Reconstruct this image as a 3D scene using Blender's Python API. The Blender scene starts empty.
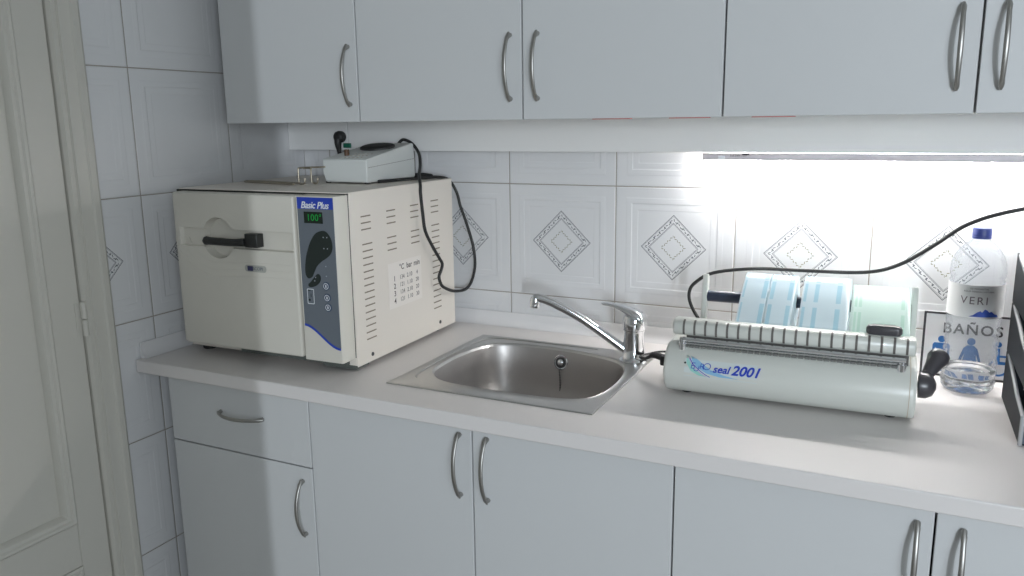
import bpy, bmesh, math, random
from math import sin, cos, pi, radians, sqrt, atan2
from mathutils import Vector, Matrix
random.seed(7)
SC = bpy.context.scene
COL = SC.collection

# ------------------------------------------------------------------ shader helpers
class Sk:
    """thin wrapper so that node maths can be written as expressions"""
    def __init__(s, nt, sock): s.nt = nt; s.k = sock
    def _m(s, op, *a):
        n = s.nt.nodes.new('ShaderNodeMath'); n.operation = op
        for i, x in enumerate((s,) + a):
            if isinstance(x, Sk): s.nt.links.new(x.k, n.inputs[i])
            else: n.inputs[i].default_value = x
        return Sk(s.nt, n.outputs[0])
    def __add__(s, o): return s._m('ADD', o)
    def __sub__(s, o): return s._m('SUBTRACT', o)
    def __mul__(s, o): return s._m('MULTIPLY', o)
    def __truediv__(s, o): return s._m('DIVIDE', o)
    def abs(s): return s._m('ABSOLUTE')
    def frac(s): return s._m('FRACT')
    def sin(s): return s._m('SINE')
    def lt(s, o): return s._m('LESS_THAN', o)
    def gt(s, o): return s._m('GREATER_THAN', o)
    def mx(s, o): return s._m('MAXIMUM', o)
    def mn(s, o): return s._m('MINIMUM', o)
    def near(s, c, w): return (s - c).abs().lt(w)
    def smooth(s, a, b):
        n = s.nt.nodes.new('ShaderNodeMapRange'); n.interpolation_type = 'SMOOTHSTEP'
        s.nt.links.new(s.k, n.inputs[0]); n.inputs[1].default_value = a; n.inputs[2].default_value = b
        return Sk(s.nt, n.outputs[0])

def new_mat(name):
    m = bpy.data.materials.new(name); m.use_nodes = True
    nt = m.node_tree; b = nt.nodes['Principled BSDF']
    return m, nt, b

def M(name, col, rough=.5, metal=0., bump=0., bscale=200., spec=.5, coat=0., var=0., emit=None, estr=1.):
    m, nt, b = new_mat(name)
    b.inputs['Base Color'].default_value = (*col, 1)
    b.inputs['Roughness'].default_value = rough
    b.inputs['Metallic'].default_value = metal
    b.inputs['Specular IOR Level'].default_value = spec
    b.inputs['Coat Weight'].default_value = coat
    if emit:
        b.inputs['Emission Color'].default_value = (*emit, 1); b.inputs['Emission Strength'].default_value = estr
    if bump or var:
        tc = nt.nodes.new('ShaderNodeTexCoord'); no = nt.nodes.new('ShaderNodeTexNoise')
        no.inputs['Scale'].default_value = bscale; no.inputs['Detail'].default_value = 3
        nt.links.new(tc.outputs['Object'], no.inputs['Vector'])
        if bump:
            bp = nt.nodes.new('ShaderNodeBump'); bp.inputs['Strength'].default_value = bump; bp.inputs['Distance'].default_value = .001
            nt.links.new(no.outputs[0], bp.inputs['Height']); nt.links.new(bp.outputs[0], b.inputs['Normal'])
        if var:
            mx = nt.nodes.new('ShaderNodeMix'); mx.data_type = 'RGBA'
            mx.inputs[6].default_value = (*[c*(1-var) for c in col], 1); mx.inputs[7].default_value = (*[min(1, c*(1+var)) for c in col], 1)
            nt.links.new(no.outputs[0], mx.inputs[0]); nt.links.new(mx.outputs[2], b.inputs['Base Color'])
    return m

def mixcol(nt, fac, a, b):
    mx = nt.nodes.new('ShaderNodeMix'); mx.data_type = 'RGBA'
    nt.links.new(fac.k, mx.inputs[0])
    for i, c in ((6, a), (7, b)):
        if isinstance(c, tuple): mx.inputs[i].default_value = (*c, 1)
        else: nt.links.new(c, mx.inputs[i])
    return mx.outputs[2]

TW, TH = .2697, .2685
def tile_mat(name, axis, off, zoff=.9845, tint=(.715, .715, .72)):
    """glazed wall tile: grout, raised frame, and the printed diamond on one row only"""
    m, nt, b = new_mat(name)
    tc = nt.nodes.new('ShaderNodeTexCoord'); sp = nt.nodes.new('ShaderNodeSeparateXYZ')
    nt.links.new(tc.outputs['Object'], sp.inputs[0])
    h = Sk(nt, sp.outputs[axis]); z = Sk(nt, sp.outputs[2])
    # each tile: local coordinates -0.5..0.5
    u = ((h - off)/TW + 40.).frac() - .5
    v = ((z - zoff)/TH + 40.).frac() - .5
    au, av = u.abs(), v.abs()
    # grout
    gx = au.gt(.5 - .0042); gz = av.gt(.5 - .0042)
    grout = gx.mx(gz)
    # raised frame (two small steps)
    edge = au.mx(av)
    h1 = edge.smooth(.352, .364); h2 = edge.smooth(.300, .308)
    h1b = edge.smooth(.40, .41)
    height = h1*.8 + h2*.35 - h1b*.25 - edge.smooth(.485, .5)*.8
    # diamond on the decorated row
    row = z.gt(zoff).mn(z.lt(zoff + TH))
    d = au + av
    s = (u - v)*70.
    t = (u + v)*70.
    # which side of the diamond we are on -> coordinate along the edge
    along = (u*v).gt(0.)
    q = s*along + t*(along*-1. + 1.)
    vine = (d - .236 - q.sin()*.008).abs().lt(.0045).mn((q*2.3).sin().gt(-.55))
    leaf = (d - .236).abs().lt(.014).mn((q*1.0 + 1.2).sin().gt(.93))
    lines = d.near(.272, .0032).mx(d.near(.262, .0016)).mx(d.near(.208, .0026)).mx(d.near(.198, .0016))
    rope = (d - .095 - (q*1.9).sin()*.007).abs().lt(.0055).mn((q*3.1).sin().gt(-.6))
    ink = lines.mx(vine).mx(leaf)
    ink = ink.mn(row); rope = rope.mn(row)
    no = nt.nodes.new('ShaderNodeTexNoise'); no.inputs['Scale'].default_value = 5.
    nt.links.new(tc.outputs['Object'], no.inputs['Vector'])
    base = mixcol(nt, Sk(nt, no.outputs[0]), tuple(c*.97 for c in tint), tuple(c*1.02 for c in tint))
    c1 = mixcol(nt, ink*.95, base, (.06, .07, .09))
    c2 = mixcol(nt, rope*.85, c1, (.20, .19, .10))
    c3 = mixcol(nt, grout, c2, (.33, .30, .26))
    nt.links.new(c3, b.inputs['Base Color'])
    nt.links.new((grout*.6 + .16).k, b.inputs['Roughness'])
    bp = nt.nodes.new('ShaderNodeBump'); bp.inputs['Strength'].default_value = .55; bp.inputs['Distance'].default_value = .0018
    nt.links.new((height - grout*.8).k, bp.inputs['Height']); nt.links.new(bp.outputs[0], b.inputs['Normal'])
    return m

def thin_clear(name, tint=(1, 1, 1), gloss=.12, haze=.0, rough=.03):
    """thin clear plastic: lets light straight through, with a fresnel sheen"""
    m = bpy.data.materials.new(name); m.use_nodes = True; nt = m.node_tree
    nt.nodes.clear()
    out = nt.nodes.new('ShaderNodeOutputMaterial'); tr = nt.nodes.new('ShaderNodeBsdfTransparent')
    gl = nt.nodes.new('ShaderNodeBsdfGlossy'); lw = nt.nodes.new('ShaderNodeLayerWeight'); mx = nt.nodes.new('ShaderNodeMixShader')
    tr.inputs[0].default_value = (*tint, 1); gl.inputs['Roughness'].default_value = rough
    lw.inputs[0].default_value = gloss
    tc = nt.nodes.new('ShaderNodeTexCoord'); no = nt.nodes.new('ShaderNodeTexNoise'); no.inputs['Scale'].default_value = 55.
    nt.links.new(tc.outputs['Object'], no.inputs['Vector']); bp = nt.nodes.new('ShaderNodeBump'); bp.inputs['Strength'].default_value = .8; bp.inputs['Distance'].default_value = .004
    nt.links.new(no.outputs[0], bp.inputs['Height']); nt.links.new(bp.outputs[0], gl.inputs['Normal']); nt.links.new(bp.outputs[0], lw.inputs['Normal'])
    nt.links.new((Sk(nt, lw.outputs['Fresnel'])*.85).mn(.42).k, mx.inputs[0]); nt.links.new(tr.outputs[0], mx.inputs[1]); nt.links.new(gl.outputs[0], mx.inputs[2])
    fr = nt.nodes.new('ShaderNodeLayerWeight'); fr.inputs[0].default_value = .5
    e = Sk(nt, fr.outputs['Facing']); e = e*e*e
    nt.links.new(mixcol(nt, e, tint, (.58, .60, .63)), tr.inputs[0])
    last = mx
    if haze:
        di = nt.nodes.new('ShaderNodeBsdfDiffuse'); di.inputs[0].default_value = (.9, .92, .95, 1)
        m2 = nt.nodes.new('ShaderNodeMixShader'); m2.inputs[0].default_value = haze
        nt.links.new(mx.outputs[0], m2.inputs[1]); nt.links.new(di.outputs[0], m2.inputs[2]); last = m2
    nt.links.new(last.outputs[0], out.inputs[0])
    return m

def film_mat(name, col, see):
    m = bpy.data.materials.new(name); m.use_nodes = True; nt = m.node_tree
    nt.nodes.clear()
    out = nt.nodes.new('ShaderNodeOutputMaterial'); tr = nt.nodes.new('ShaderNodeBsdfTransparent')
    di = nt.nodes.new('ShaderNodeBsdfDiffuse'); tl = nt.nodes.new('ShaderNodeBsdfTranslucent'); gl = nt.nodes.new('ShaderNodeBsdfGlossy')
    gl.inputs['Roughness'].default_value = .25
    di.inputs[0].default_value = (*col, 1); tl.inputs[0].default_value = (*col, 1)
    a = nt.nodes.new('ShaderNodeMixShader'); a.inputs[0].default_value = .5
    b = nt.nodes.new('ShaderNodeMixShader'); b.inputs[0].default_value = .08
    c = nt.nodes.new('ShaderNodeMixShader'); c.inputs[0].default_value = see
    L = nt.links.new
    L(di.outputs[0], a.inputs[1]); L(tl.outputs[0], a.inputs[2]); L(a.outputs[0], b.inputs[1]); L(gl.outputs[0], b.inputs[2])
    L(b.outputs[0], c.inputs[1]); L(tr.outputs[0], c.inputs[2]); L(c.outputs[0], out.inputs[0])
    return m

def brushed(name, col, rough, scale=(4, 400, 400), bump=.06):
    m, nt, b = new_mat(name)
    b.inputs['Metallic'].default_value = 1; b.inputs['Base Color'].default_value = (*col, 1)
    tc = nt.nodes.new('ShaderNodeTexCoord'); mp = nt.nodes.new('ShaderNodeMapping'); no = nt.nodes.new('ShaderNodeTexNoise')
    mp.inputs['Scale'].default_value = scale; no.inputs['Scale'].default_value = 1; no.inputs['Detail'].default_value = 2
    nt.links.new(tc.outputs['Object'], mp.inputs[0]); nt.links.new(mp.outputs[0], no.inputs['Vector'])
    f = Sk(nt, no.outputs[0])
    nt.links.new((f*.15 + (rough - .07)).k, b.inputs['Roughness'])
    bp = nt.nodes.new('ShaderNodeBump'); bp.inputs['Strength'].default_value = bump; bp.inputs['Distance'].default_value = .0005
    nt.links.new(no.outputs[0], bp.inputs['Height']); nt.links.new(bp.outputs[0], b.inputs['Normal'])
    return m

MT = dict(
    laminate=M('white_laminate', (.605, .612, .612), .42, bump=.05, bscale=900, var=.02),
    counter=M('counter_laminate', (.74, .705, .685), .33, bump=.03, bscale=700, var=.015),
    carcass=M('cabinet_carcass', (.62, .62, .61), .6),
    pelmet=M('pelmet_laminate', (.80, .795, .78), .5),
    upstand=M('upstand_plastic', (.70, .69, .69), .25),
    doorpaint=M('door_paint', (.62, .60, .54), .38, bump=.04, bscale=60),
    plaster=M('wall_plaster', (.66, .66, .64), .8, bump=.2, bscale=80),
    floor=M('floor_tile', (.38, .35, .32), .4, var=.06, bscale=9),
    nickel=M('satin_nickel', (.40, .39, .37), .42, 1.),
    chrome=M('chrome', (.80, .81, .83), .07, 1.),
    steel=brushed('brushed_steel', (.60, .59, .575), .32),
    bowl=brushed('bowl_steel', (.42, .40, .385), .46, (60, 60, 60), .15),
    dark_steel=M('dark_steel', (.10, .10, .10), .3, 1.),
    beige=M('beige_plastic', (.655, .625, .555), .42, bump=.08, bscale=500),
    beige_metal=M('painted_sheet_metal', (.77, .715, .64), .4, bump=.05, bscale=500),
    seam=M('dark_seam', (.03, .03, .025), .7),
    slot=M('vent_slot', (.23, .19, .14), .7),
    grey_panel=M('grey_panel_film', (.135, .155, .18), .4),
    blue=M('blue_print', (.02, .055, .42), .4),
    dark_print=M('dark_print', (.012, .020, .018), .3),
    white_print=M('white_print', (.78, .80, .82), .5),
    lcd=M('display_window', (.004, .014, .008), .15),
    led=M('green_digits', (.0, .12, .02), .5, emit=(.02, .9, .12), estr=.13),
    black=M('black_plastic', (.012, .013, .013), .32),
    rubber=M('black_rubber', (.018, .018, .018), .55),
    graphite=M('graphite_plastic', (.055, .052, .058), .30),
    green_dark=M('green_indicator', (.01, .13, .08), .4),
    greybox=M('pale_grey_plastic', (.66, .68, .66), .45, bump=.05, bscale=600),
    brown=M('brown_knob', (.10, .05, .025), .5),
    wire=M('steel_wire', (.38, .34, .27), .3, .9),
    sealer=M('sealer_enamel', (.63, .645, .60), .32, coat=.2),
    navy=M('navy_rod', (.025, .035, .06), .35),
    tex_ink=M('table_ink', (.10, .08, .07), .6),
    label_paper=M('label_paper', (.82, .77, .71), .6),
    logo_blue=M('logo_blue', (.015, .05, .45), .4),
    logo_sky=M('logo_sky_blue', (.25, .48, .68), .4),
    logo_teal=M('logo_teal', (.32, .62, .55), .4),
    logo_pink=M('logo_pink', (.62, .35, .62), .4),
    sticker=M('sticker_film', (.60, .65, .64), .35),
    sign_white=M('sign_white', (.66, .66, .67), .35),
    sign_black=M('sign_black', (.02, .018, .022), .4),
    sign_blue=M('sign_blue', (.02, .12, .34), .4),
    film=film_mat('pouch_film', (.84, .93, .97), .22),
    film_green=film_mat('pouch_film_green', (.84, .97, .92), .20),
    film_ink=film_mat('pouch_print_blue', (.58, .82, .92), .25),
    film_ink_green=film_mat('pouch_print_green', (.70, .92, .82), .25),
    cardboard=M('roll_core', (.50, .42, .32), .8),
    clear=thin_clear('bottle_plastic', (.97, .98, .99), gloss=.16, haze=.13, rough=.05),
    cap=M('bottle_cap', (.03, .05, .22), .4),
    mountain=M('label_blue', (.03, .08, .42), .5),
    bottle_label=M('bottle_label', (.74, .74, .745), .5),
    label_ink=M('label_grey_ink', (.16, .13, .15), .5),
    tray_black=M('tray_gloss_black', (.010, .013, .016), .5, spec=.08),
    tray_edge=M('tray_grey_edge', (.40, .40, .41), .25),
    smoke=M('smoky_drawer_front', (.09, .11, .14), .15),
    lamp_body=M('lamp_housing', (.62, .58, .60), .4),
    lamp_glow=M('lamp_diffuser', (.9, .9, .9), .4, emit=(1., .985, .97), estr=175.),
    grey_dot=M('grey_print', (.35, .38, .42), .5),
    red=M('red_tape', (.55, .10, .08), .5),
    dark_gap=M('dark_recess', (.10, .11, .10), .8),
)
def water_mat():
    m, nt, b = new_mat('water')
    b.inputs['Base Color'].default_value = (1, 1, 1, 1); b.inputs['Roughness'].default_value = .0
    b.inputs['Transmission Weight'].default_value = 1; b.inputs['IOR'].default_value = 1.33
    return m
MT['water'] = water_mat()
MT['tile_back'] = tile_mat('glazed_tile_back', 0, .6255)
MT['tile_left'] = tile_mat('glazed_tile_left', 1, -.2697)

# ------------------------------------------------------------------ object helpers
def link(o, parent=None):
    COL.objects.link(o)
    if parent: o.parent = parent
    return o
def tag(o, label, cat, group=None):
    o['label'] = label; o['category'] = cat
    if group: o['group'] = group
    return o
def thing(name, label, cat, loc=(0, 0, 0), rot=(0, 0, 0), group=None):
    o = bpy.data.objects.new(name, None); o.empty_display_size = .05
    o.location = loc; o.rotation_euler = rot; link(o)
    return tag(o, label, cat, group)
def struct(o): o['kind'] = 'structure'; return o

class B:
    """mesh collector"""
    def __init__(s): s.bm = bmesh.new(); s.mi = 0
    def face(s, vs):
        try:
            f = s.bm.faces.new(vs); f.material_index = s.mi; return f
        except ValueError: return None
    def box(s, lo, hi):
        x0, y0, z0 = lo; x1, y1, z1 = hi
        v = [s.bm.verts.new(p) for p in ((x0,y0,z0),(x1,y0,z0),(x1,y1,z0),(x0,y1,z0),(x0,y0,z1),(x1,y0,z1),(x1,y1,z1),(x0,y1,z1))]
        for q in ((3,2,1,0),(4,5,6,7),(0,1,5,4),(1,2,6,5),(2,3,7,6),(3,0,4,7)): s.face([v[i] for i in q])
        return s
    def prism(s, poly, a, b, ax=0):
        """poly in the two axes other than ax (kept in order), extruded a..b along ax"""
        def P(p, t):
            return {0: (t, p[0], p[1]), 1: (p[0], t, p[1]), 2: (p[0], p[1], t)}[ax]
        A = [s.bm.verts.new(P(p, a)) for p in poly]; C = [s.bm.verts.new(P(p, b)) for p in poly]
        n = len(poly)
        for i in range(n): s.face([A[i], A[(i+1) % n], C[(i+1) % n], C[i]])
        s.face(A[::-1]); s.face(C)
        return s
    def lathe(s, prof, c=(0, 0, 0), n=32, mat=None, cap=True):
        """prof [(r,z)] about z; mat: optional 4x4"""
        rings = []
        for r, z in prof:
            ring = []
            for k in range(n):
                a = 2*pi*k/n; p = Vector((r*cos(a), r*sin(a), z))
                if mat is not None: p = mat @ p
                ring.append(s.bm.verts.new(p + Vector(c)))
            rings.append(ring)
        for i in range(len(rings)-1):
            for k in range(n): s.face([rings[i][k], rings[i][(k+1) % n], rings[i+1][(k+1) % n], rings[i+1][k]])
        if cap:
            s.face(rings[0][::-1]); s.face(rings[-1])
        return s
    def tube(s, pts, r, n=10, smooth=True, cap=True, flat=1., up=(0, 0, 1), sub=6):
        pts = [Vector(p) for p in pts]
        rr = list(r) if isinstance(r, (list, tuple)) else [r]*len(pts)
        if smooth and len(pts) > 2:
            P = []; Rr = []
            for i in range(len(pts)-1):
                p0 = pts[max(i-1, 0)]; p1 = pts[i]; p2 = pts[i+1]; p3 = pts[min(i+2, len(pts)-1)]
                for k in range(sub):
                    t = k/sub
                    P.append(.5*((2*p1) + (p2-p0)*t + (2*p0-5*p1+4*p2-p3)*t*t + (3*p1-p0-3*p2+p3)*t**3))
                    Rr.append(rr[i]*(1-t) + rr[i+1]*t)
            P.append(pts[-1]); Rr.append(rr[-1])
        else: P, Rr = pts, rr
        rings = []; nrm = None
        for i, p in enumerate(P):
            d = (P[min(i+1, len(P)-1)] - P[max(i-1, 0)])
            if d.length < 1e-9: d = Vector((0, 0, 1))
            d.normalize()
            if nrm is None:
                u = Vector(up)
                if abs(u.dot(d)) > .95: u = Vector((1, 0, 0))
                nrm = (u - d*u.dot(d)).normalized()
            else: nrm = (nrm - d*nrm.dot(d)).normalized()
            b = d.cross(nrm)
            rings.append([s.bm.verts.new(p + (nrm*cos(2*pi*k/n)*Rr[i]*flat + b*sin(2*pi*k/n)*Rr[i])) for k in range(n)])
        for i in range(len(rings)-1):
            for k in range(n): s.face([rings[i][k], rings[i][(k+1) % n], rings[i+1][(k+1) % n], rings[i+1][k]])
        if cap: s.face(rings[0][::-1]); s.face(rings[-1])
        return s
    def loft(s, rings, close=True, cap0=False, cap1=False):
        R_ = [[s.bm.verts.new(p) for p in r] for r in rings]
        n = len(R_[0])
        for i in range(len(R_)-1):
            for k in range(n if close else n-1): s.face([R_[i][k], R_[i][(k+1) % n], R_[i+1][(k+1) % n], R_[i+1][k]])
        if cap0: s.face(R_[0][::-1])
        if cap1: s.face(R_[-1])
        return s
    def done(s, name, mats, parent=None, smooth=None, bevel=0, bseg=2, loc=None):
        bmesh.ops.recalc_face_normals(s.bm, faces=s.bm.faces)
        me = bpy.data.meshes.new(name); s.bm.to_mesh(me); s.bm.free()
        for m in (mats if isinstance(mats, (list, tuple)) else [mats]): me.materials.append(MT[m] if isinstance(m, str) else m)
        o = bpy.data.objects.new(name, me); link(o, parent)
        if loc: o.location = loc
        if bevel:
            md = o.modifiers.new('bevel', 'BEVEL'); md.width = bevel; md.segments = bseg; md.limit_method = 'ANGLE'; md.angle_limit = radians(40)
        if smooth is not None or bevel:
            ang = radians(smooth if smooth else 40)
            for p in me.polygons: p.use_smooth = True
            bm = bmesh.new(); bm.from_mesh(me)
            for e in bm.edges:
                if len(e.link_faces) == 2 and e.calc_face_angle(0) > ang: e.smooth = False
            bm.to_mesh(me); bm.free()
        return o

def rounded(x0, y0, x1, y1, r, n=5):
    out = []
    for cx, cy, a0 in ((x1-r, y1-r, 0), (x0+r, y1-r, 90), (x0+r, y0+r, 180), (x1-r, y0+r, 270)):
        for k in range(n+1):
            a = radians(a0 + 90*k/n); out.append((cx + r*cos(a), cy + r*sin(a)))
    return out

def text_bm(txt, size, bold=0., shear=0., ext=.0002, align='CENTER', spacing=1.):
    """flat lettering as bmesh verts/faces: x right, y up"""
    cu = bpy.data.curves.new('lettering', 'FONT'); cu.body = txt; cu.size = size; cu.offset = bold*size; cu.shear = shear
    cu.align_x = align; cu.align_y = 'CENTER'; cu.extrude = ext; cu.resolution_u = 4; cu.space_character = spacing
    o = bpy.data.objects.new('lettering', cu); COL.objects.link(o)
    bpy.context.view_layer.update()
    dg = bpy.context.evaluated_depsgraph_get()
    me = bpy.data.meshes.new_from_object(o.evaluated_get(dg))
    bpy.data.objects.remove(o); bpy.data.curves.remove(cu)
    return me
def text(name, txt, size, mat, parent, place, slices=0, **kw):
    """place: function (u,v,w)->Vector, or a 4x4 matrix"""
    me = text_bm(txt, size, **kw)
    if slices:
        bm = bmesh.new(); bm.from_mesh(me)
        k = -size*.7
        while k < size*.8:
            bmesh.ops.bisect_plane(bm, geom=bm.verts[:]+bm.edges[:]+bm.faces[:], plane_co=(0, k, 0), plane_no=(0, 1, 0)); k += slices
        bm.to_mesh(me); bm.free()
    for v in me.vertices:
        v.co = place(v.co.x, v.co.y, v.co.z) if callable(place) else place @ v.co
    me.materials.clear(); me.materials.append(MT[mat])
    me.name = name
    o = bpy.data.objects.new(name, me); link(o, parent); return o
def frame(o, ux, uy, uz):
    """matrix whose columns are ux uy uz with origin o"""
    m = Matrix.Identity(4)
    for i, c in enumerate((ux, uy, uz, o)):
        for j in range(3): m[j][i] = c[j]
    return m
def boolean(o, cutter_bm):
    """cut and bake, leaving no helper behind"""
    c = cutter_bm.done('cutter', 'seam'); c.parent = o.parent
    md = o.modifiers.new('cut', 'BOOLEAN'); md.operation = 'DIFFERENCE'; md.object = c; md.solver = 'EXACT'
    bpy.context.view_layer.update()
    dg = bpy.context.evaluated_depsgraph_get()
    me = bpy.data.meshes.new_from_object(o.evaluated_get(dg))
    o.modifiers.clear(); old = o.data; o.data = me
    bpy.data.objects.remove(c)
    bm = bmesh.new(); bm.from_mesh(me)
    for f in bm.faces: f.smooth = True
    for e in bm.edges:
        e.smooth = not (len(e.link_faces) == 2 and e.calc_face_angle(0) > radians(35))
    bm.to_mesh(me); bm.free()

# ------------------------------------------------------------------ room
ROOM_X, ROOM_Y, ROOM_Z = 3.3, -2.9, 2.5
struct(B().box((-.1, 0, 0), (ROOM_X, .1, ROOM_Z)).done('wall_back', 'tile_back'))
struct(B().box((-.1, -.688, 0), (0, 0, ROOM_Z)).done('wall_left', 'tile_left'))
b = B(); b.box((-.1, ROOM_Y, 0), (0, -1.62, ROOM_Z)); b.box((-.1, -1.62, 2.06), (0, -.688, ROOM_Z))
struct(b.done('wall_left_beyond', 'plaster')).name = 'wall_left_door_side'
struct(B().box((-.1, ROOM_Y, -.1), (ROOM_X, .1, 0)).done('floor', 'floor'))
struct(B().box((-.1, ROOM_Y, ROOM_Z), (ROOM_X, .1, ROOM_Z+.1)).done('ceiling', 'plaster'))
# the partition behind the camera, its free edge shades the left end of the units
struct(B().box((-.1, ROOM_Y-.1, 0), (1.96, ROOM_Y, ROOM_Z)).done('wall_front', 'plaster'))

struct(B().box((ROOM_X, -1.9, 0), (ROOM_X+.1, .1, ROOM_Z)).done('wall_right_blocker', 'plaster'))  # unseen partial wall, added to keep outside light off the left wall

# door casing (fluted) around the left-hand door
def casing_profile(y0, y1):
    w = y1 - y0
    pts = [(0, 0), (.012, 0), (.020, .06), (.020, .13), (.016, .16), (.016, .22), (.021, .25), (.021, .33), (.017, .36), (.017, .62), (.021, .66), (.021, .74), (.016, .78), (.016, .88), (.011, .93), (.008, 1.0), (0, 1.0)]
    return [(x, y0 + t*w) for x, t in pts]
b = B()
prof = casing_profile(-.716, -.643)
b.prism(prof, 0, 2.12, 2)
prof2 = [(x, -1.62 - (y + .69)) for x, y in casing_profile(-.716, -.643)]
b.prism(prof2, 0, 2.12, 2)
b.box((0, -1.66, 2.05), (.019, -.65, 2.12))
struct(b.done('trim_1', 'doorpaint', smooth=25))
# door leaf
b = B()
D0, D1 = -1.60, -.7195          # leaf edges in y
sx = .010                       # stile face
st = .064                       # stile width
b.box((-.034, D1-st, .005), (sx, D1, 2.05)); b.box((-.034, D0, .005), (sx, D0+st, 2.05))
for z0, z1 in ((.005, .17), (.505, .600), (1.93, 2.05)): b.box((-.034, D0+st, z0), (sx, D1-st, z1))
door = struct(b.done('door_1', 'doorpaint', bevel=.002))
b = B(); b.box((-.030, D0+st, .60), (-.006, D1-st, 1.93)); b.box((-.030, D0+st, .17), (-.006, D1-st, .505))
b.done('panel', 'doorpaint', door)
def bead(y0, y1, z0, z1, name):
    """moulded frame round a panel"""
    b = B()
    cr = [(0, -.006), (0, .012), (.004, .015), (.009, .014), (.012, .010), (.018, .009), (.022, .004), (.024, -.006)]
    rings = []
    for cy, cz, sy, sz in ((y0, z0, 1, 1), (y1, z0, -1, 1), (y1, z1, -1, -1), (y0, z1, 1, -1)):
        rings.append([Vector((x, cy + sy*d, cz + sz*d)) for d, x in cr])
    rings.append(rings[0])
    b.loft(rings)
    return b.done(name, 'doorpaint', door, smooth=30)
bead(D0+st, D1-st, .60, 1.93, 'panel_moulding'); bead(D0+st, D1-st, .17, .505, 'panel_moulding')
for z in (1.02, .28, 1.82):
    b = B(); b.tube([(.017, -.7175, z-.035), (.017, -.7175, z-.002)], .0058, 12, smooth=False); b.tube([(.017, -.7175, z+.002), (.017, -.7175, z+.035)], .0058, 12, smooth=False)
    b.box((.0095, -.732, z-.034), (.0115, -.7175, z+.034))
    b.done('hinge', 'doorpaint', door, smooth=40)

# ------------------------------------------------------------------ handles
def handle_bm(L, proj=.027, vertical=True):
    """flattened bow handle; long axis z (or x), sticks out towards -y from y=0"""
    b = B(); pts = []; rr = []
    n = 16
    for i in range(n+1):
        t = -1 + 2*i/n
        y = -.006 - (proj-.006)*(1 - abs(t)**2.2)
        pts.append((0, y, t*L/2) if vertical else (t*L/2, y, 0))
        rr.append(.0034 + .0006*(1-abs(t)) + (.0008 if abs(t) > .8 else 0) - (.002 if i in (0, n) else 0))
    b.tube(pts, rr, 12, smooth=False, flat=.62, up=(0, 1, 0))
    for sgn in (-1, 1):
        p = [(0, .0, sgn*(L/2-.005)), (0, -.005, sgn*(L/2-.006)), (0, -.010, sgn*(L/2-.009))]
        if not vertical: p = [(q[2], q[1], 0) for q in p]
        b.tube(p, [.0046, .0044, .0036], 10, smooth=False, up=(1, 0, 0) if vertical else (0, 0, 1))
    return b
def add_handle(parent, x, y, z, L=.127, vertical=True):
    o = handle_bm(L, vertical=vertical).done('handle', 'nickel', parent, smooth=50, loc=(x, y, z)); return o

# ------------------------------------------------------------------ upper cabinets
UZ0, UZ1, UY, UT = 1.4032, 2.12, -.340, .018
def upper_cabinet(x0, x1, doors, label, nm='wall_cabinet'):
    t = thing(nm, label, 'cabinet', (x0, 0, UZ0), group='wall cabinets over the counter')
    w = x1 - x0; H = UZ1 - UZ0
    b = B(); b.box((.001, UY+UT+.002, .001), (w-.001, -.002, H))
    b.done('body', 'carcass', t)
    for d0, d1, hx in doors:
        dm = B().box((d0-x0+.0016, UY, 0), (d1-x0-.0016, UY+UT, H)).done('door', 'laminate', t, bevel=.0012)
        add_handle(dm, hx-x0, UY, .0975 if hx > .5 else .0950)
    return t
U = [.0665, .4437, .8239, 1.2002, 1.5754, 1.9520]
upper_cabinet(U[0], U[1], [(U[0], U[1], .4225)], 'leftmost white wall cabinet, single door, above the steriliser')
cB = upper_cabinet(U[1], U[3], [(U[1], U[2], .799), (U[2], U[3], .856)], 'white double-door wall cabinet above the sink, handles side by side')
cC = upper_cabinet(U[3], U[5], [(U[3], U[4], 1.548), (U[4], U[5], 1.606)], 'white double-door wall cabinet above the lit strip and the heat sealer')
for cab, xs in ((cB, ((.965, 1.037), (1.108, 1.178))), (cC, ((1.249, 1.318),))):
    for a, c in xs:
        B().box((a - cab.location.x, UY-.0003, -.0012), (c - cab.location.x, UY+.012, -.0001)).done('tape_strip', 'red', cab)

# pelmet boards hanging from the cabinets in front of the tiles
PY = -.060
p1 = tag(B().box((.001, PY, 1.3335), (.1945, PY+.016, 1.4040)).done('pelmet_board', 'pelmet', bevel=.0006), 'short off-white pelmet board in the left corner beside the plug', 'pelmet')
p2 = tag(B().box((.1965, PY, 1.3320), (1.952, PY+.016, 1.4040)).done('pelmet_board', 'pelmet', bevel=.0006), 'long off-white pelmet board under the wall cabinets above the tiles', 'pelmet')

# under-cabinet lamp
t = thing('strip_light', 'slim glowing strip light under the wall cabinets on the right', 'lamp', (1.098, -.026, 1.3310))
LL = .86
# housing is fixed to the back edge of the pelmet, facing the room
B().box((0, -.0165, -.0155), (LL, -.004, -.0005)).done('housing', 'lamp_body', t, bevel=.001)
b = B(); b.box((0, -.0165, -.0005), (LL, -.004, -.0015)); b.done('mounting_rail', 'carcass', t)
b = B(); prof = [(-.0035, -.003)] + [(-.0035 + .0105*sin(a), -.0105 - .0095*cos(a)) for a in [radians(x) for x in (0, 25, 50, 75, 95, 115, 140, 165)]] + [(-.0035, -.0015)]
b.prism(prof, .004, LL-.004, 0); b.done('diffuser', 'lamp_glow', t, smooth=40)
b = B(); b.prism([(y*1.03, z*1.03) for y, z in prof], 0, .004, 0); b.done('end_cap', 'lamp_body', t)
B().box((.034, -.0180, -.0145), (.048, -.0165, -.0065)).done('switch', 'white_print', t, bevel=.0005)
text('printed_marking', '220-240V 13W', .0055, 'tex_ink', t, frame((.075, -.01655, -.006), (1, 0, 0), (0, 0, 1), (0, -1, 0)))
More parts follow.
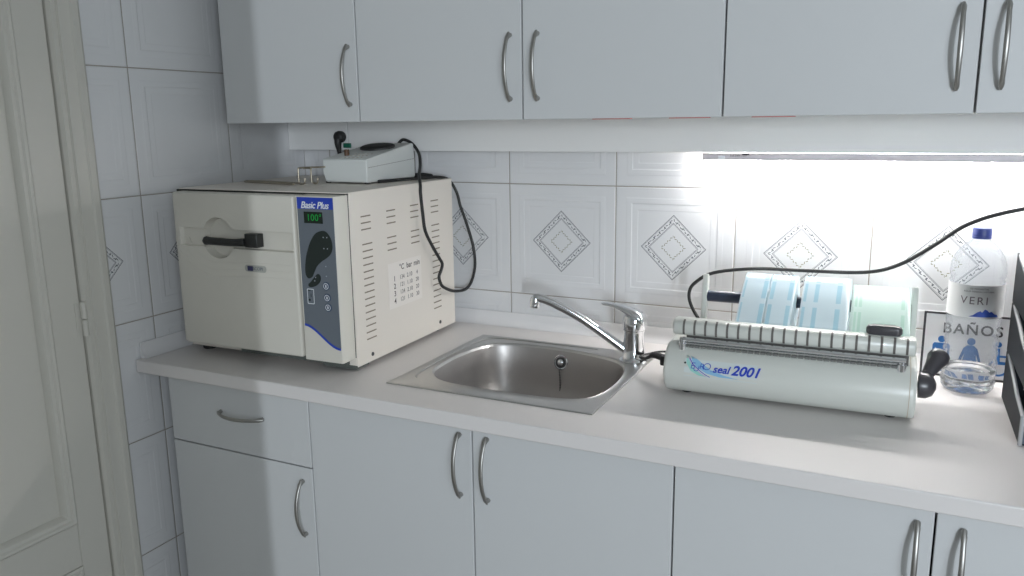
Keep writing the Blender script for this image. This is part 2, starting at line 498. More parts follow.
B().box((.083, -.0185, -.0045), (.097, -.0165, -.0012)).done('clip', 'graphite', t)

# ------------------------------------------------------------------ counter with sink cut-out
SX0, SX1, SY0, SY1 = .6030, 1.0335, -.5120, -.1110      # outer rim of the sink
CZ, CT = .900, .0287
HX0, HX1, HY0, HY1 = SX0+.012, SX1-.012, SY0+.012, SY1-.012
CX0, CX1 = .003, 2.05
b = B()
xs = [CX0, HX0, HX1, CX1]; ys = [-.600, HY0, HY1, -.002]
vt = {}
for k, z in ((0, CZ-CT), (1, CZ)):
    for i, x in enumerate(xs):
        for j, y in enumerate(ys): vt[i, j, k] = b.bm.verts.new((x, y, z))
for i in range(3):
    for j in range(3):
        if i == 1 and j == 1: continue
        b.face([vt[i, j, 1], vt[i+1, j, 1], vt[i+1, j+1, 1], vt[i, j+1, 1]])
        b.face([vt[i, j+1, 0], vt[i+1, j+1, 0], vt[i+1, j, 0], vt[i, j, 0]])
for i in range(3):
    b.face([vt[i, 0, 0], vt[i+1, 0, 0], vt[i+1, 0, 1], vt[i, 0, 1]]); b.face([vt[i, 3, 1], vt[i+1, 3, 1], vt[i+1, 3, 0], vt[i, 3, 0]])
    b.face([vt[0, i, 1], vt[0, i+1, 1], vt[0, i+1, 0], vt[0, i, 0]]); b.face([vt[3, i, 0], vt[3, i+1, 0], vt[3, i+1, 1], vt[3, i, 1]])
for a, c in (((1, 1), (2, 1)), ((2, 1), (2, 2)), ((2, 2), (1, 2)), ((1, 2), (1, 1))):
    b.face([vt[(*a, 0)], vt[(*a, 1)], vt[(*c, 1)], vt[(*c, 0)]])
ct = b.done('countertop', 'counter', bevel=.0025)
tag(ct, 'long white laminate countertop with a square front edge', 'countertop')
# cove upstand along both walls
def cove(d): return [(0, 0), (d, 0), (d*.62, .004), (d*.36, .010), (d*.24, .018), (d*.20, .030), (d*.12, .0335), (0, .0335)]
b = B()
rings = []
for P in ('a', 'b', 'c'):
    pass
cv = cove(.020)
ra = [Vector((.002+d, -.585, CZ+.0004+z)) for d, z in cv]
rb = [Vector((.002+d, -.002-d, CZ+.0004+z)) for d, z in cv]
rc = [Vector((2.05, -.002-d, CZ+.0004+z)) for d, z in cv]
b.loft([ra, rb, rc], cap0=True, cap1=True)
tag(b.done('upstand_strip', 'upstand', smooth=35), 'white cove strip sealing the countertop against both tiled walls', 'trim')

# ------------------------------------------------------------------ base cabinets
BY, BT, BZ0, BZ1 = -.577, .018, .10, .8655
def base_cabinet(x0, x1, fronts, label):
    t = thing('base_cabinet', label, 'cabinet', (x0, 0, 0), group='base cabinets under the counter')
    w = x1 - x0
    b = B(); b.box((.001, BY+BT+.002, BZ0), (.017, -.03, BZ1)); b.box((w-.017, BY+BT+.002, BZ0), (w-.001, -.03, BZ1))
    b.box((.017, BY+BT+.002, BZ0), (w-.017, -.03, BZ0+.016)); b.box((.017, -.046, BZ0+.016), (w-.017, -.03, BZ1)); b.box((.017, BY+BT+.002, BZ1-.016), (w-.017, BY+BT+.03, BZ1))
    b.done('body', 'carcass', t)
    B().box((.001, BY+.06, 0), (w-.001, BY+.075, BZ0)).done('plinth', 'carcass', t)
    for kind, a, c, z0, z1, hx, hz in fronts:
        f = B().box((a-x0+.0015, BY, z0), (c-x0-.0015, BY+BT, z1)).done(kind, 'laminate', t, bevel=.0012)
        add_handle(f, hx-x0, BY, hz, vertical=(kind == 'door'), L=.126)
    return t
Lx = [.0700, .4600, .8300, 1.1965, 1.5660, 1.9350]
base_cabinet(Lx[0], Lx[1], [('drawer', Lx[0], Lx[1], .7215, .8640, .280, .8065), ('door', Lx[0], Lx[1], .105, .7185, .4340, .631)], 'leftmost white base cabinet with one drawer over one door')
base_cabinet(Lx[1], Lx[3], [('door', Lx[1], Lx[2], .105, .8640, .8050, .7935), ('door', Lx[2], Lx[3], .105, .8640, .8610, .7930)], 'white double-door base cabinet under the sink')
base_cabinet(Lx[3], Lx[5], [('door', Lx[3], Lx[4], .105, .8640, 1.5440, .784), ('door', Lx[4], Lx[5], .105, .8640, 1.6010, .784)], 'white double-door base cabinet under the heat sealer')
# scribe strip between wall and first unit, set back
tag(B().box((.003, -.300, .0), (.0695, -.285, .8705)).done('filler_strip', 'pelmet'), 'narrow recessed filler board between the tiled wall and the drawer cabinet', 'filler')

# ------------------------------------------------------------------ sink
sink = thing('kitchen_sink', 'square stainless steel inset sink with one rounded basin', 'sink', (0, 0, CZ))
hole = [(.661, -.425), (.645, -.398), (.639, -.350), (.638, -.300), (.643, -.255), (.652, -.215), (.668, -.182), (.695, -.163), (.740, -.153), (.790, -.1515), (.840, -.1545), (.890, -.163), (.935, -.177), (.970, -.194), (.995, -.228), (1.008, -.280), (1.012, -.330), (1.010, -.385), (1.000, -.424), (.975, -.450), (.930, -.460), (.880, -.464), (.826, -.465), (.775, -.464), (.725, -.461), (.688, -.450)]
def resample(poly, n):
    P = [Vector((*p, 0)) for p in poly]; m = len(P); out = []
    for i in range(m):
        p0, p1, p2, p3 = P[i-1], P[i], P[(i+1) % m], P[(i+2) % m]
        for k in range(4):
            t = k/4; out.append(.5*((2*p1) + (p2-p0)*t + (2*p0-5*p1+4*p2-p3)*t*t + (3*p1-p0-3*p2+p3)*t**3))
    # equal spacing by angle about the centre
    c = Vector((.825, -.310, 0)); res = []
    an = [(atan2((q-c).y, (q-c).x), (q-c).length) for q in out]; an.sort()
    for k in range(n):
        a = -pi + 2*pi*k/n
        lo = max([x for x in an if x[0] <= a], default=(an[-1][0]-2*pi, an[-1][1])); hi = min([x for x in an if x[0] > a], default=(an[0][0]+2*pi, an[0][1]))
        f = (a-lo[0])/(hi[0]-lo[0]); r = lo[1]*(1-f) + hi[1]*f
        res.append(c + Vector((cos(a)*r, sin(a)*r, 0)))
    return res, c
NH = 96
HO, SC0 = resample(hole, NH)
def ray_rect(a, inset, r=.012):
    """point on the rounded outer rim in direction a from the bowl centre"""
    x0, x1, y0, y1 = SX0+inset, SX1-inset, SY0+inset, SY1-inset
    dx, dy = cos(a), sin(a); t = 1e9
    if dx > 1e-9: t = min(t, (x1-SC0.x)/dx)
    if dx < -1e-9: t = min(t, (x0-SC0.x)/dx)
    if dy > 1e-9: t = min(t, (y1-SC0.y)/dy)
    if dy < -1e-9: t = min(t, (y0-SC0.y)/dy)
    return Vector((SC0.x+dx*t, SC0.y+dy*t, 0))
angs = [-pi + 2*pi*k/NH for k in range(NH)]
for cx, cy in ((SX0, SY0), (SX1, SY0), (SX1, SY1), (SX0, SY1)):     # make sure corners are hit
    a = atan2(cy-SC0.y, cx-SC0.x); k = min(range(NH), key=lambda i: abs(angs[i]-a)); angs[k] = a
def hole_pt(a):
    k = (a+pi)/(2*pi)*NH; i = int(k) % NH; f = k-int(k)
    return HO[i]*(1-f) + HO[(i+1) % NH]*f
def ring(fn): return [fn(a) for a in angs]
def off(a, grow, z):
    p = hole_pt(a); d = (p-SC0); L = d.length
    return SC0 + d*((L+grow)/L) + Vector((0, 0, z))
def rect(a, inset, z): return ray_rect(a, inset) + Vector((0, 0, z))
b = B()
b.loft([ring(lambda a: rect(a, 0, .0003)), ring(lambda a: rect(a, .0008, .0020)), ring(lambda a: rect(a, .004, .0028)),
        ring(lambda a: rect(a, .006, .0020)), ring(lambda a: rect(a, .008, .0012)),
        ring(lambda a: off(a, .010, .0008).lerp(rect(a, .009, .0008), .25)), ring(lambda a: off(a, .006, .0010)), ring(lambda a: off(a, .003, .0026)), ring(lambda a: off(a, .001, .0006)), ring(lambda a: off(a, -.0005, -.003))])
b.done('rim', 'steel', sink, smooth=50)
b = B()
rs = [ring(lambda a: off(a, -.0005, -.003))]
for dd, z in ((-.003, -.012), (-.006, -.04), (-.012, -.080), (-.020, -.105), (-.032, -.119), (-.050, -.126)):
    rs.append(ring(lambda a, dd=dd, z=z: off(a, dd, z)))
DR = Vector((.830, -.300, 0))
for f, z in ((.55, -.129), (.25, -.131)):
    rs.append(ring(lambda a, f=f, z=z: DR.lerp(off(a, -.050, 0), f) + Vector((0, 0, z))))
b.loft(rs, cap1=True)
b.done('basin', 'bowl', sink, smooth=60)
# pressed ridge in the rim, left and rear
b = B(); b.tube([(.640, -.458, .0012), (.632, -.448, .0014), (.624, -.410, .0016), (.619, -.330, .0018), (.619, -.220, .0018), (.625, -.155, .0018), (.645, -.130, .0018), (.700, -.1235, .0018), (.800, -.122, .0018), (.900, -.124, .0016)], [.0010, .002, .0030, .0034, .0034, .0034, .0034, .0034, .0028, .001], 8, flat=.7)
b.done('pressed_ridge', 'steel', sink, smooth=60)
# overflow with plug chain
ov = B(); mt = Matrix.Rotation(radians(78), 4, 'X')
ov.lathe([(.0, -.002), (.017, -.002), (.0175, .001), (.015, .003), (.0145, .0015), (.008, .001), (.0075, .004), (.005, .006), (.0005, .0065)], (.826, -.1585, -.028), 28, mt)
ovo = ov.done('overflow', 'chrome', sink, smooth=50)
b = B(); b.lathe([(.0005, .0), (.0115, .0), (.0120, .0020), (.0100, .0026), (.0005, .0028)], (.826, -.1600, -.028), 24, mt); b.done('overflow_grille', 'dark_steel', ovo, smooth=50)
b = B()
z = -.034; i = 0
while z > -.122:
    b.lathe([(.0003, -.0016), (.0014, -.0012), (.0018, 0), (.0014, .0012), (.0003, .0016)], (.826+.0012*sin(z*60), -.1665-.0012*((-.034-z)*14), z), 8)
    z -= .0038
b.done('plug_chain', 'dark_steel', sink, smooth=60)
b = B(); b.lathe([(.0005, .003), (.018, .003), (.026, .0015), (.034, .001), (.035, .0)], (.830, -.300, -.1312), 32); b.done('drain', 'chrome', sink, smooth=50)

# ------------------------------------------------------------------ faucet
FX, FY = .998, -.172
fa = thing('mixer_tap', 'chrome single-lever mixer tap on the rear corner of the sink', 'tap', (FX, FY, CZ+.0012))
b = B()
b.lathe([(.0300, 0), (.0302, .003), (.0262, .0065), (.0235, .010), (.0225, .030), (.0220, .062), (.0228, .0665), (.0236, .068)], n=40)
b.done('body', 'chrome', fa, smooth=40)
b = B()
mt = Matrix.Rotation(radians(4), 4, 'Y')
b.lathe([(.0236, .0685), (.0244, .071), (.0246, .082), (.0240, .090), (.0220, .097), (.0170, .103), (.009, .106), (.0005, .1070)], n=40)
b.done('cartridge_cap', 'chrome', fa, smooth=50)
b = B()
# lever: wide over the cap, tapering up and to the left
sec = [(.0255, .086, .012, .0080), (.018, .094, .0185, .0120), (.004, .1000, .0205, .0125), (-.012, .1060, .0180, .0095), (-.028, .1105, .0140, .0066), (-.044, .1140, .0112, .0048), (-.060, .1155, .0100, .0040), (-.070, .1150, .0098, .0036), (-.0765, .1145, .0060, .0022)]
ld = Vector((cos(radians(-8)), sin(radians(-8)), 0)); lt = Vector((-ld.y, ld.x, 0))
rings = []
for s_, z_, w_, h_ in sec:
    rings.append([ld*s_ + lt*(w_*cos(2*pi*k/20)) + Vector((0, 0, z_ + h_*sin(2*pi*k/20))) for k in range(20)])
b.loft(rings, cap0=True, cap1=True)
b.done('lever', 'chrome', fa, smooth=50)
sp = Vector((.797-FX, -.232-FY, 0))
dirn = sp.normalized()
b = B()
SL = sp.length
path = [dirn*.012 + Vector((0, 0, .020)), dirn*.022 + Vector((0, 0, .0265)), dirn*(SL*.5) + Vector((0, 0, .085)), dirn*(SL*.78) + Vector((0, 0, .117)), dirn*(SL*.90) + Vector((0, 0, .1275)), dirn*(SL*.97) + Vector((0, 0, .131)), dirn*(SL*1.01) + Vector((0, 0, .1305))]
b.tube(path, [.0100, .0098, .0094, .0092, .0092, .0096, .0085], 16)
b.done('spout', 'chrome', fa, smooth=50)
b = B(); a_ = dirn*(SL*.995)
b.tube([a_ + Vector((0, 0, .134)), a_ + Vector((0, 0, .127)), a_ + dirn*.001 + Vector((0, 0, .116)), a_ + dirn*.0015 + Vector((0, 0, .110))], [.0085, .0110, .0115, .0105], 20, smooth=False)
b.done('aerator', 'chrome', fa, smooth=50)

# ------------------------------------------------------------------ steriliser
TH_A = radians(1.5)
ac = thing('tabletop_steriliser', 'large beige tabletop steriliser with a front door in the left corner', 'steriliser', (.509, -.477, .900), (0, 0, TH_A))
W_, D_, H_ = .455, .415, .367
b = B(); b.box((-W_, .002, .012), (-.0012, D_, H_-.0016)); b.done('casing', 'beige_metal', ac, bevel=.003)
side = B().box((-.0012, .002, .010), (.0004, D_+.002, H_+.0006)).done('side_panel', 'beige_metal', ac, bevel=.0008)
B().box((-W_+.012, -.006, H_-.0014), (-.0014, D_+.001, H_+.0006)).done('top_panel', 'beige_metal', ac, bevel=.0005)
b = B(); b.box((-W_+.003, -.004, .030), (-.003, .003, H_-.002)); b.done('front_gap', 'seam', ac)
# vents: columns (y centre, rows)
def slot(y, z, w=.034):
    B().box((.0003, y-w/2, z-.0013), (.0009, y+w/2, z+.0013)).done('vent_slot', 'slot', side)
for y, zt, n in ((.053, .316, 3), (.146, .318, 3), (.241, .320, 3), (.331, .322, 3)):
    for i in range(n): slot(y, zt - i*.0133)
for y, zt, n in ((.055, .259, 15), (.146, .261, 3), (.241, .263, 3), (.332, .265, 15)):
    for i in range(n): slot(y, zt - i*(.0142 if n > 3 else .0135), .035)
for y, z in ((.055, .025), (.341, .028)):
    b = B(); b.lathe([(.0044, 0), (.0040, .0016), (.0025, .0024), (.0003, .0026)], (0, 0, 0), 14, Matrix.Rotation(radians(90), 4, 'Y')); b.done('screw', 'dark_steel', side, smooth=50, loc=(.0004, y, z))
for x, y in ((-.03, .03), (-.43, .03), (-.03, .36), (-.43, .36)):
    b = B(); b.lathe([(.014, 0), (.015, .003), (.015, .0118)], (x, y, 0), 16); b.done('foot', 'rubber', ac, smooth=40)
# side label with programme table
PL = lambda y, z, x=.0006: frame((x, y, z), (0, 1, 0), (0, 0, 1), (1, 0, 0))
lab = B().box((.0004, .127, .104), (.0007, .262, .204)).done('programme_label', 'label_paper', side)
def lt_(txt, y, z, sz=.0135, bold=.0): text('lettering', txt, sz, 'tex_ink', lab, PL(y, z, .0008), bold=bold, ext=.0001)
for y, s_ in ((.180, '°C'), (.211, 'bar'), (.243, 'min')): lt_(s_, y, .190, .0175, .012)
for i, (a_, p_, q_, r_) in enumerate((('1', '134', '2.10', '4'), ('2', '121', '1.10', '20'), ('3', '134', '2.10', '20'), ('4', '121', '1.10', '30'))):
    z = .168 - i*.0165
    lt_(a_, .150, z, .0165, .014); lt_(p_, .180, z); lt_(q_, .211, z); lt_(r_, .243, z)
# door
FY0, FY1 = -.045, -.006
dr = B().prism([(-.431, FY1), (-.431, FY0+.014), (-.426, FY0+.004), (-.416, FY0), (-.1010, FY0), (-.1010, FY1)], .033, .3625, 2)
door_o = dr.done('door', 'beige', ac)
md = door_o.modifiers.new('bevel', 'BEVEL'); md.width = .005; md.segments = 3; md.limit_method = 'ANGLE'; md.angle_limit = radians(50)
bpy.context.view_layer.update()
me = bpy.data.meshes.new_from_object(door_o.evaluated_get(bpy.context.evaluated_depsgraph_get())); door_o.modifiers.clear(); door_o.data = me
HC = (-.303, .2695)
cut = B()
mt = Matrix.Rotation(radians(90), 4, 'X')
cut.lathe([(.040, -.020), (.044, .004), (.0515, .030)], (HC[0], FY0, HC[1]), 64, Matrix.Rotation(radians(90), 4, 'X'))
c1 = cut
boolean(door_o, c1)
cut = B(); cut.loft([[(-.415, FY0-.01, .247), (-.104, FY0-.01, .247), (-.104, FY0-.01, .291), (-.415, FY0-.01, .291)], [(-.405, FY0+.0075, .251), (-.110, FY0+.011, .251), (-.110, FY0+.011, .287), (-.405, FY0+.0075, .287)]], cap0=True, cap1=True)
boolean(door_o, cut)
# lever
b = B(); b.tube([(-.325, FY0-.010, .2645), (-.290, FY0-.012, .2645), (-.250, FY0-.011, .2640), (-.222, FY0-.007, .2655)], [.0095, .0092, .0088, .0100], 14, flat=.9, up=(0, 0, 1))
b.lathe([(.0005, -.0095), (.006, -.0078), (.0095, 0), (.006, .0078), (.0005, .0095)], (-.325, FY0-.010, .2645), 14)
b.box((-.222, FY0-.011, .2555), (-.190, FY0+.010, .2835))
b.done('door_lever', 'black', door_o, smooth=50, bevel=.0015)
# moulded arcs below the recess
b = B()
for rr_, zl in ((.072, .222), (.090, .207), (.108, .192)):
    pts = []
    for k in range(0, 13):
        a = radians(185 + k*(78/12)); pts.append((HC[0] + rr_*1.12*cos(a), FY0+.0002, HC[1] + rr_*.80*sin(a) + .004))
    zc = pts[-1][2]
    pts += [(-.250, FY0+.0002, zc+.003), (-.232, FY0+.0002, zc+.006), (-.115, FY0+.0002, zc+.006)]
    b.tube(pts, .0006, 6, smooth=False)
b.done('moulded_lines', 'beige', door_o, smooth=60)
b = B(); b.prism(rounded(-.236, .2035, -.180, .2175, .0065, 5), FY0-.0008, FY0+.001, 1); bd = b.done('badge', M('badge_plate', (.40, .40, .36), .4), door_o)
B().box((-.2285, FY0-.0012, .2055), (-.2145, FY0-.0007, .2155)).done('badge_mark', M('badge_navy', (.03, .03, .10), .4), bd)
text('badge_lettering', 'SCOPI', .0095, 'grey_panel', bd, frame((-.2015, FY0-.0009, .2105), (1, 0, 0), (0, 0, 1), (0, -1, 0)), bold=.01)
# control fascia
fas = B().prism([(-.0940, FY1), (-.0940, FY0), (-.0035, FY0), (-.0010, FY0+.004), (-.0008, FY1+.004)], .030, .3635, 2).done('control_fascia', 'beige', ac, bevel=.0015)
FP = FY0-.0006
def wave(x): # lower edge of the grey film
    t = (x+.0900)/(.0860); return .106 - .044*(t*t*(3-2*t))
N = 24
xs_ = [-.0900 + .0860*i/N for i in range(N+1)]
b = B(); b.prism([(x, wave(x)) for x in xs_] + [(-.004, .361), (-.0900, .361)], FP, FY0+.0002, 1)
pan = b.done('control_panel_film', 'grey_panel', fas)
b = B(); b.prism([(x, wave(x)+.0005) for x in xs_] + [(x, wave(x)-.0042-.001*sin(pi*(x+.0900)/.0860)) for x in xs_[::-1]], FP-.0004, FP+.0002, 1); b.done('blue_wave', 'blue', pan)
B().box((-.0900, FP-.0003, .3385), (-.004, FP+.0001, .361)).done('blue_band', 'blue', pan)
FM = lambda x, z, d=.0006: frame((x, FP-d, z), (1, 0, 0), (0, 0, 1), (0, -1, 0))
text('lettering', 'Basic Plus', .0185, 'white_print', pan, FM(-.0480, .3455), bold=.018, shear=.28, spacing=.93)
B().box((-.0750, FP-.0006, .3105), (-.0300, FP, .3330)).done('display', 'lcd', pan, bevel=.0004)
text('display_digits', '100°', .0185, 'led', pan, FM(-.0500, .3213, .0008), spacing=1.05)
# dark footprint-like touch area
outer = [(-.031, .297), (-.020, .292), (-.012, .279), (-.0105, .264), (-.0155, .252), (-.0260, .243), (-.0380, .236), (-.0500, .226), (-.0580, .213), (-.0640, .203), (-.0730, .200), (-.0790, .206), (-.0800, .218), (-.0775, .236), (-.0715, .256), (-.0620, .276), (-.0490, .291)]
def smoothpoly(P, k=4):
    m = len(P); out = []
    for i in range(m):
        p0, p1, p2, p3 = [Vector(P[(i+j) % m]) for j in (-1, 0, 1, 2)]
        for q in range(k):
            t = q/k; v = .5*((2*p1) + (p2-p0)*t + (2*p0-5*p1+4*p2-p3)*t*t + (3*p1-p0-3*p2+p3)*t**3); out.append((v.x, v.y))
    return out
b = B(); b.prism(smoothpoly(outer), FP-.0004, FP, 1)
heel = [(-.0500, .2105), (-.0435, .2060), (-.0440, .1970), (-.0520, .1880), (-.0640, .1830), (-.0725, .1830), (-.0745, .1880), (-.0680, .1935), (-.0610, .2010)]
b.prism(smoothpoly(heel), FP-.0004, FP, 1); b.done('touch_area', 'dark_print', pan)
for x, z in ((-.031, .284), (-.0225, .284), (-.031, .262), (-.0225, .262), (-.0555, .203), (-.058, .196), (-.029, .2265), (-.029, .207)):
    B().prism([(x+.0013*cos(a*pi/5), z+.0013*sin(a*pi/5)) for a in range(10)], FP-.0007, FP-.0001, 1).done('indicator_light', 'grey_dot', pan)
for x, z in ((-.031, .1870), (-.0300, .1635), (-.0290, .1440)):
    b = B(); b.lathe([(.0085, 0), (.0085, .0008), (.0078, .0012), (.0005, .0013)], (0, 0, 0), 24, Matrix.Rotation(radians(90), 4, 'X')); bo = b.done('button', M('button_navy', (.05, .075, .13), .35), pan, smooth=50, loc=(x, FP, z))
    bb = B()
    for k in range(24):
        a0, a1 = 2*pi*k/24, 2*pi*(k+1)/24
        bb.face([bb.bm.verts.new((r_*cos(a_), -.0014, r_*sin(a_))) for r_, a_ in ((.0050, a0), (.0062, a0), (.0062, a1), (.0050, a1))])
    bb.box((-.0012, -.0016, -.0028), (.0012, -.0012, .0028))
    bb.done('button_ring', 'white_print', bo)
b = B(); o_ = rounded(-.0790, .1480, -.0620, .1790, .002, 3); i_ = rounded(-.0776, .1494, -.0634, .1776, .0012, 3)
vo = [b.bm.verts.new((x, FP-.0002, z)) for x, z in o_]; vi = [b.bm.verts.new((x, FP-.0002, z)) for x, z in i_]
for k in range(len(vo)): b.face([vo[k], vo[(k+1) % len(vo)], vi[(k+1) % len(vo)], vi[k]])
b.done('printed_frame', 'white_print', pan)
b = B(); b.box((-.0765, FP-.0003, .154), (-.0715, FP, .1585)); b.box((-.0765, FP-.0003, .1745), (-.0705, FP, .1765)); b.box((-.0705, FP-.0003, .1625), (-.0690, FP, .1690)); b.done('printed_marks', 'dark_print', pan)
b = B(); b.box((-.09, .004, .004), (-.006, .05, .0305)); b.done('lower_tray', 'dark_gap', ac)
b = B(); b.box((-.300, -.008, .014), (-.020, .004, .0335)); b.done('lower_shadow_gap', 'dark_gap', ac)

TOPZ = .900 + H_ + .0008
# wire tray handle lying on the steriliser
t = thing('tray_handle', 'bent steel wire tray lifter lying on top of the steriliser', 'tray handle', (.011, 0, TOPZ+.0024))
b = B(); r = .0020
b.tube([(.262, -.362, .0), (.100, -.330, .0), (.080, -.322, .0), (.076, -.314, .0), (.082, -.306, 0), (.100, -.306, 0), (.250, -.328, 0)], r, 8, sub=3)
b.done('long_loop', 'wire', t, smooth=60)
b = B(); b.tube([(.256, -.330, .0), (.262, -.3285, .001), (.2655, -.3275, .010), (.2655, -.3275, .0), (.262, -.3285, 0.)], r, 8)
b.bm.free(); b = B()
b.tube([(.279, -.345, .012), (.2785, -.345, .002), (.270, -.3435, -.0002), (.2585, -.3400, .0008), (.2575, -.3395, .012), (.2575, -.3395, .030), (.2600, -.335, .0345), (.2850, -.300, .0345), (.296, -.288, .035)], r, 8, sub=4)
b.done('hook', 'wire', t, smooth=60)
b = B()
b.tube([(.264, -.330, .0335), (.280, -.3250, .0335), (.2805, -.3245, .030), (.2805, -.3240, .006), (.2835, -.323, .001), (.291, -.3210, .0), (.2945, -.3200, .004), (.2950, -.3200, .012)], r, 8, sub=4)
b.done('hook', 'wire', t, smooth=60)

# pale control box
bx = thing('control_box', 'small pale grey control box with a sloping top on the steriliser', 'control box', (.418, -.288, TOPZ+.003), (0, 0, radians(1)))
Wb, Db, hf, hb = .120, .198, .0520, .0815
b = B()
prof = [(0, .003), (.003, 0), (Db-.003, 0), (Db+.002, .004), (Db, hb*.55), (Db-.004, hb-.002), (Db-.010, hb), (0.002, hf), (-.001, hf-.003), (-.0015, .022)]
rings = []
for x, s_ in ((-Wb, 0), (0, 0)): rings.append([Vector((x, y, z)) for y, z in prof])
b.loft(rings, cap0=True, cap1=True)
for v in b.bm.verts:  # sides lean in towards the base
    if v.co.z < .01: v.co.x += .006 if v.co.x < -.01 else -.001
b.done('case', 'greybox', bx, bevel=.0018)
sl = (hb-hf)/(Db-.012)
topz = lambda y: hf + sl*(y-.002)
b = B(); b.box((.0000, .004, .0325), (.0005, Db-.004, .0332)); o_ = b.done('case_seam', 'tex_ink', bx); 
for v in o_.data.vertices: v.co.z += v.co.y*.06
# dark oval recess on top
b = B(); ring0 = []
n = 40
def ov_pt(a, sx_, sy_, dz): 
    x = -.058 + sx_*cos(a); y = .128 + sy_*sin(a); return Vector((x, y, topz(y)+dz))
b.loft([[ov_pt(2*pi*k/n, .043, .036, -.002) for k in range(n)], [ov_pt(2*pi*k/n, .043, .036, .004) for k in range(n)], [ov_pt(2*pi*k/n, .038, .031, .0065) for k in range(n)], [ov_pt(2*pi*k/n, .020, .016, .0075) for k in range(n)]], cap0=True, cap1=True)
b.done('oval_cover', 'rubber', bx, smooth=50)
b = B(); b.lathe([(.0055, -.002), (.0055, .012), (.0048, .0135), (.0005, .0137)], (-.082, .040, topz(.040)), 18); b.done('knob', 'brown', bx, smooth=50)
b = B()
for i in range(5):
    for j in range(3):
        x, y = -.070 + i*.011, .018 + j*.020
        b.lathe([(.0022, -.001), (.0022, .0007), (.0003, .0009)], (x, y, topz(y)), 8)
b.done('indicator_marks', 'wire', bx, smooth=50)
for x in (-.118, -.012):
    for y in (.015, .18):
        b = B(); b.lathe([(.006, -.003), (.006, .001)], (x, y, 0), 12); b.done('foot', 'rubber', bx)

# black cable looping from the control box
t = B()
loop = [(.368, -.094, 1.345), (.372, -.083, 1.357), (.384, -.083, 1.3595), (.404, -.082, 1.3500), (.428, -.092, 1.328), (.452, -.125, 1.302), (.490, -.190, 1.283), (.5180, -.230, 1.264), (.5215, -.236, 1.245), (.519, -.226, 1.200), (.519, -.218, 1.160), (.520, -.190, 1.120), (.521, -.165, 1.090), (.521, -.152, 1.074), (.521, -.158, 1.060), (.521, -.168, 1.047), (.522, -.165, 1.032), (.521, -.150, 1.018), (.520, -.105, 1.000), (.522, -.060, .993), (.532, -.047, 1.002), (.543, -.045, 1.025), (.550, -.045, 1.060), (.546, -.045, 1.100), (.536, -.045, 1.135), (.524, -.045, 1.170), (.512, -.045, 1.200), (.505, -.048, 1.232), (.492, -.060, 1.262), (.478, -.085, 1.2715), (.456, -.125, 1.2715), (.435, -.190, 1.2715), (.420, -.250, 1.2715), (.404, -.294, 1.2710)]
t.tube(loop[:-1], .0037, 10, sub=4)
tag(t.done('power_cable', 'rubber', smooth=60), 'black cable looping down the side of the steriliser from the control box', 'cable')
t = B(); t.tube([(.395, -.075, 1.2735), (.425, -.072, 1.2745), (.452, -.074, 1.2735)], [.005, .0058, .004], 10)
tag(t.done('cable_connector', 'rubber', smooth=60), 'short black connector lying behind the control box on the steriliser', 'connector')

# plug in the corner
t = thing('power_plug', 'round black plug with its cord hanging, on the pelmet above the steriliser', 'plug', (.179, PY-.0045, 1.367))
b = B(); mt = Matrix.Rotation(radians(90), 4, 'X')
b.lathe([(.0005, -.004), (.012, -.004), (.0145, 0), (.0150, .010), (.0135, .016), (.009, .019), (.0005, .020)], (0, 0, 0), 28, mt); b.done('plug_body', 'rubber', t, smooth=50)
b = B(); b.tube([(0, -.014, -.006), (0, -.016, -.018), (.0005, -.014, -.032), (.001, -.012, -.046)], [.0105, .0085, .0062, .0045], 12); b.done('strain_relief', 'rubber', t, smooth=50)
b = B(); b.tube([(.001, -.012, -.044), (.001, -.006, -.070), (.0, .006, -.090)], .003, 8); b.done('cord', 'rubber', t, smooth=50)
t = thing('outlet_switch', 'small green indicator block behind the black plug', 'switch', (.196, PY-.0005, 1.345))
B().box((-.012, -.006, -.006), (.010, 0, .006)).done('switch_body', 'green_dark', t, bevel=.001)

# ------------------------------------------------------------------ heat sealer
SA = radians(1.8)
se = thing('heat_sealer', 'pale grey rotary heat sealer with ribbed bar and crank', 'heat sealer', (1.116, -.367, .900), (0, 0, SA))
LEN = .4165
bp_ = [(.036, .0055), (.020, .010), (.008, .021), (.001, .036), (-.002, .050), (.001, .064), (.008, .077), (.018, .087), (.030, .0935), (.036, .0955), (.060, .0965), (.120, .0965), (.134, .090), (.138, .078), (.138, .008)]
b = B()
def prof_at(x, k): # slightly pinched ends
    cy, cz = .07, .05
    return [Vector((x, cy + (y-cy)*k, cz + (z-cz)*k)) for y, z in bp_]
b.loft([prof_at(0, .93), prof_at(.002, .975), prof_at(.006, 1), prof_at(LEN-.006, 1), prof_at(LEN-.002, .985), prof_at(LEN, .96)], cap0=True, cap1=True)
body = b.done('body', 'sealer', se, smooth=35)
b = B(); b.loft([[p*1 for p in prof_at(LEN-.0105, 1.006)], prof_at(LEN-.0095, 1.006)], cap0=True, cap1=True); b.done('end_seam', 'cardboard', body)
for x in (.035, LEN-.035):
    for y in (.050, .12):
        b = B(); b.lathe([(.009, 0), (.010, .007)], (x, y, 0), 16); b.done('foot', 'rubber', se)
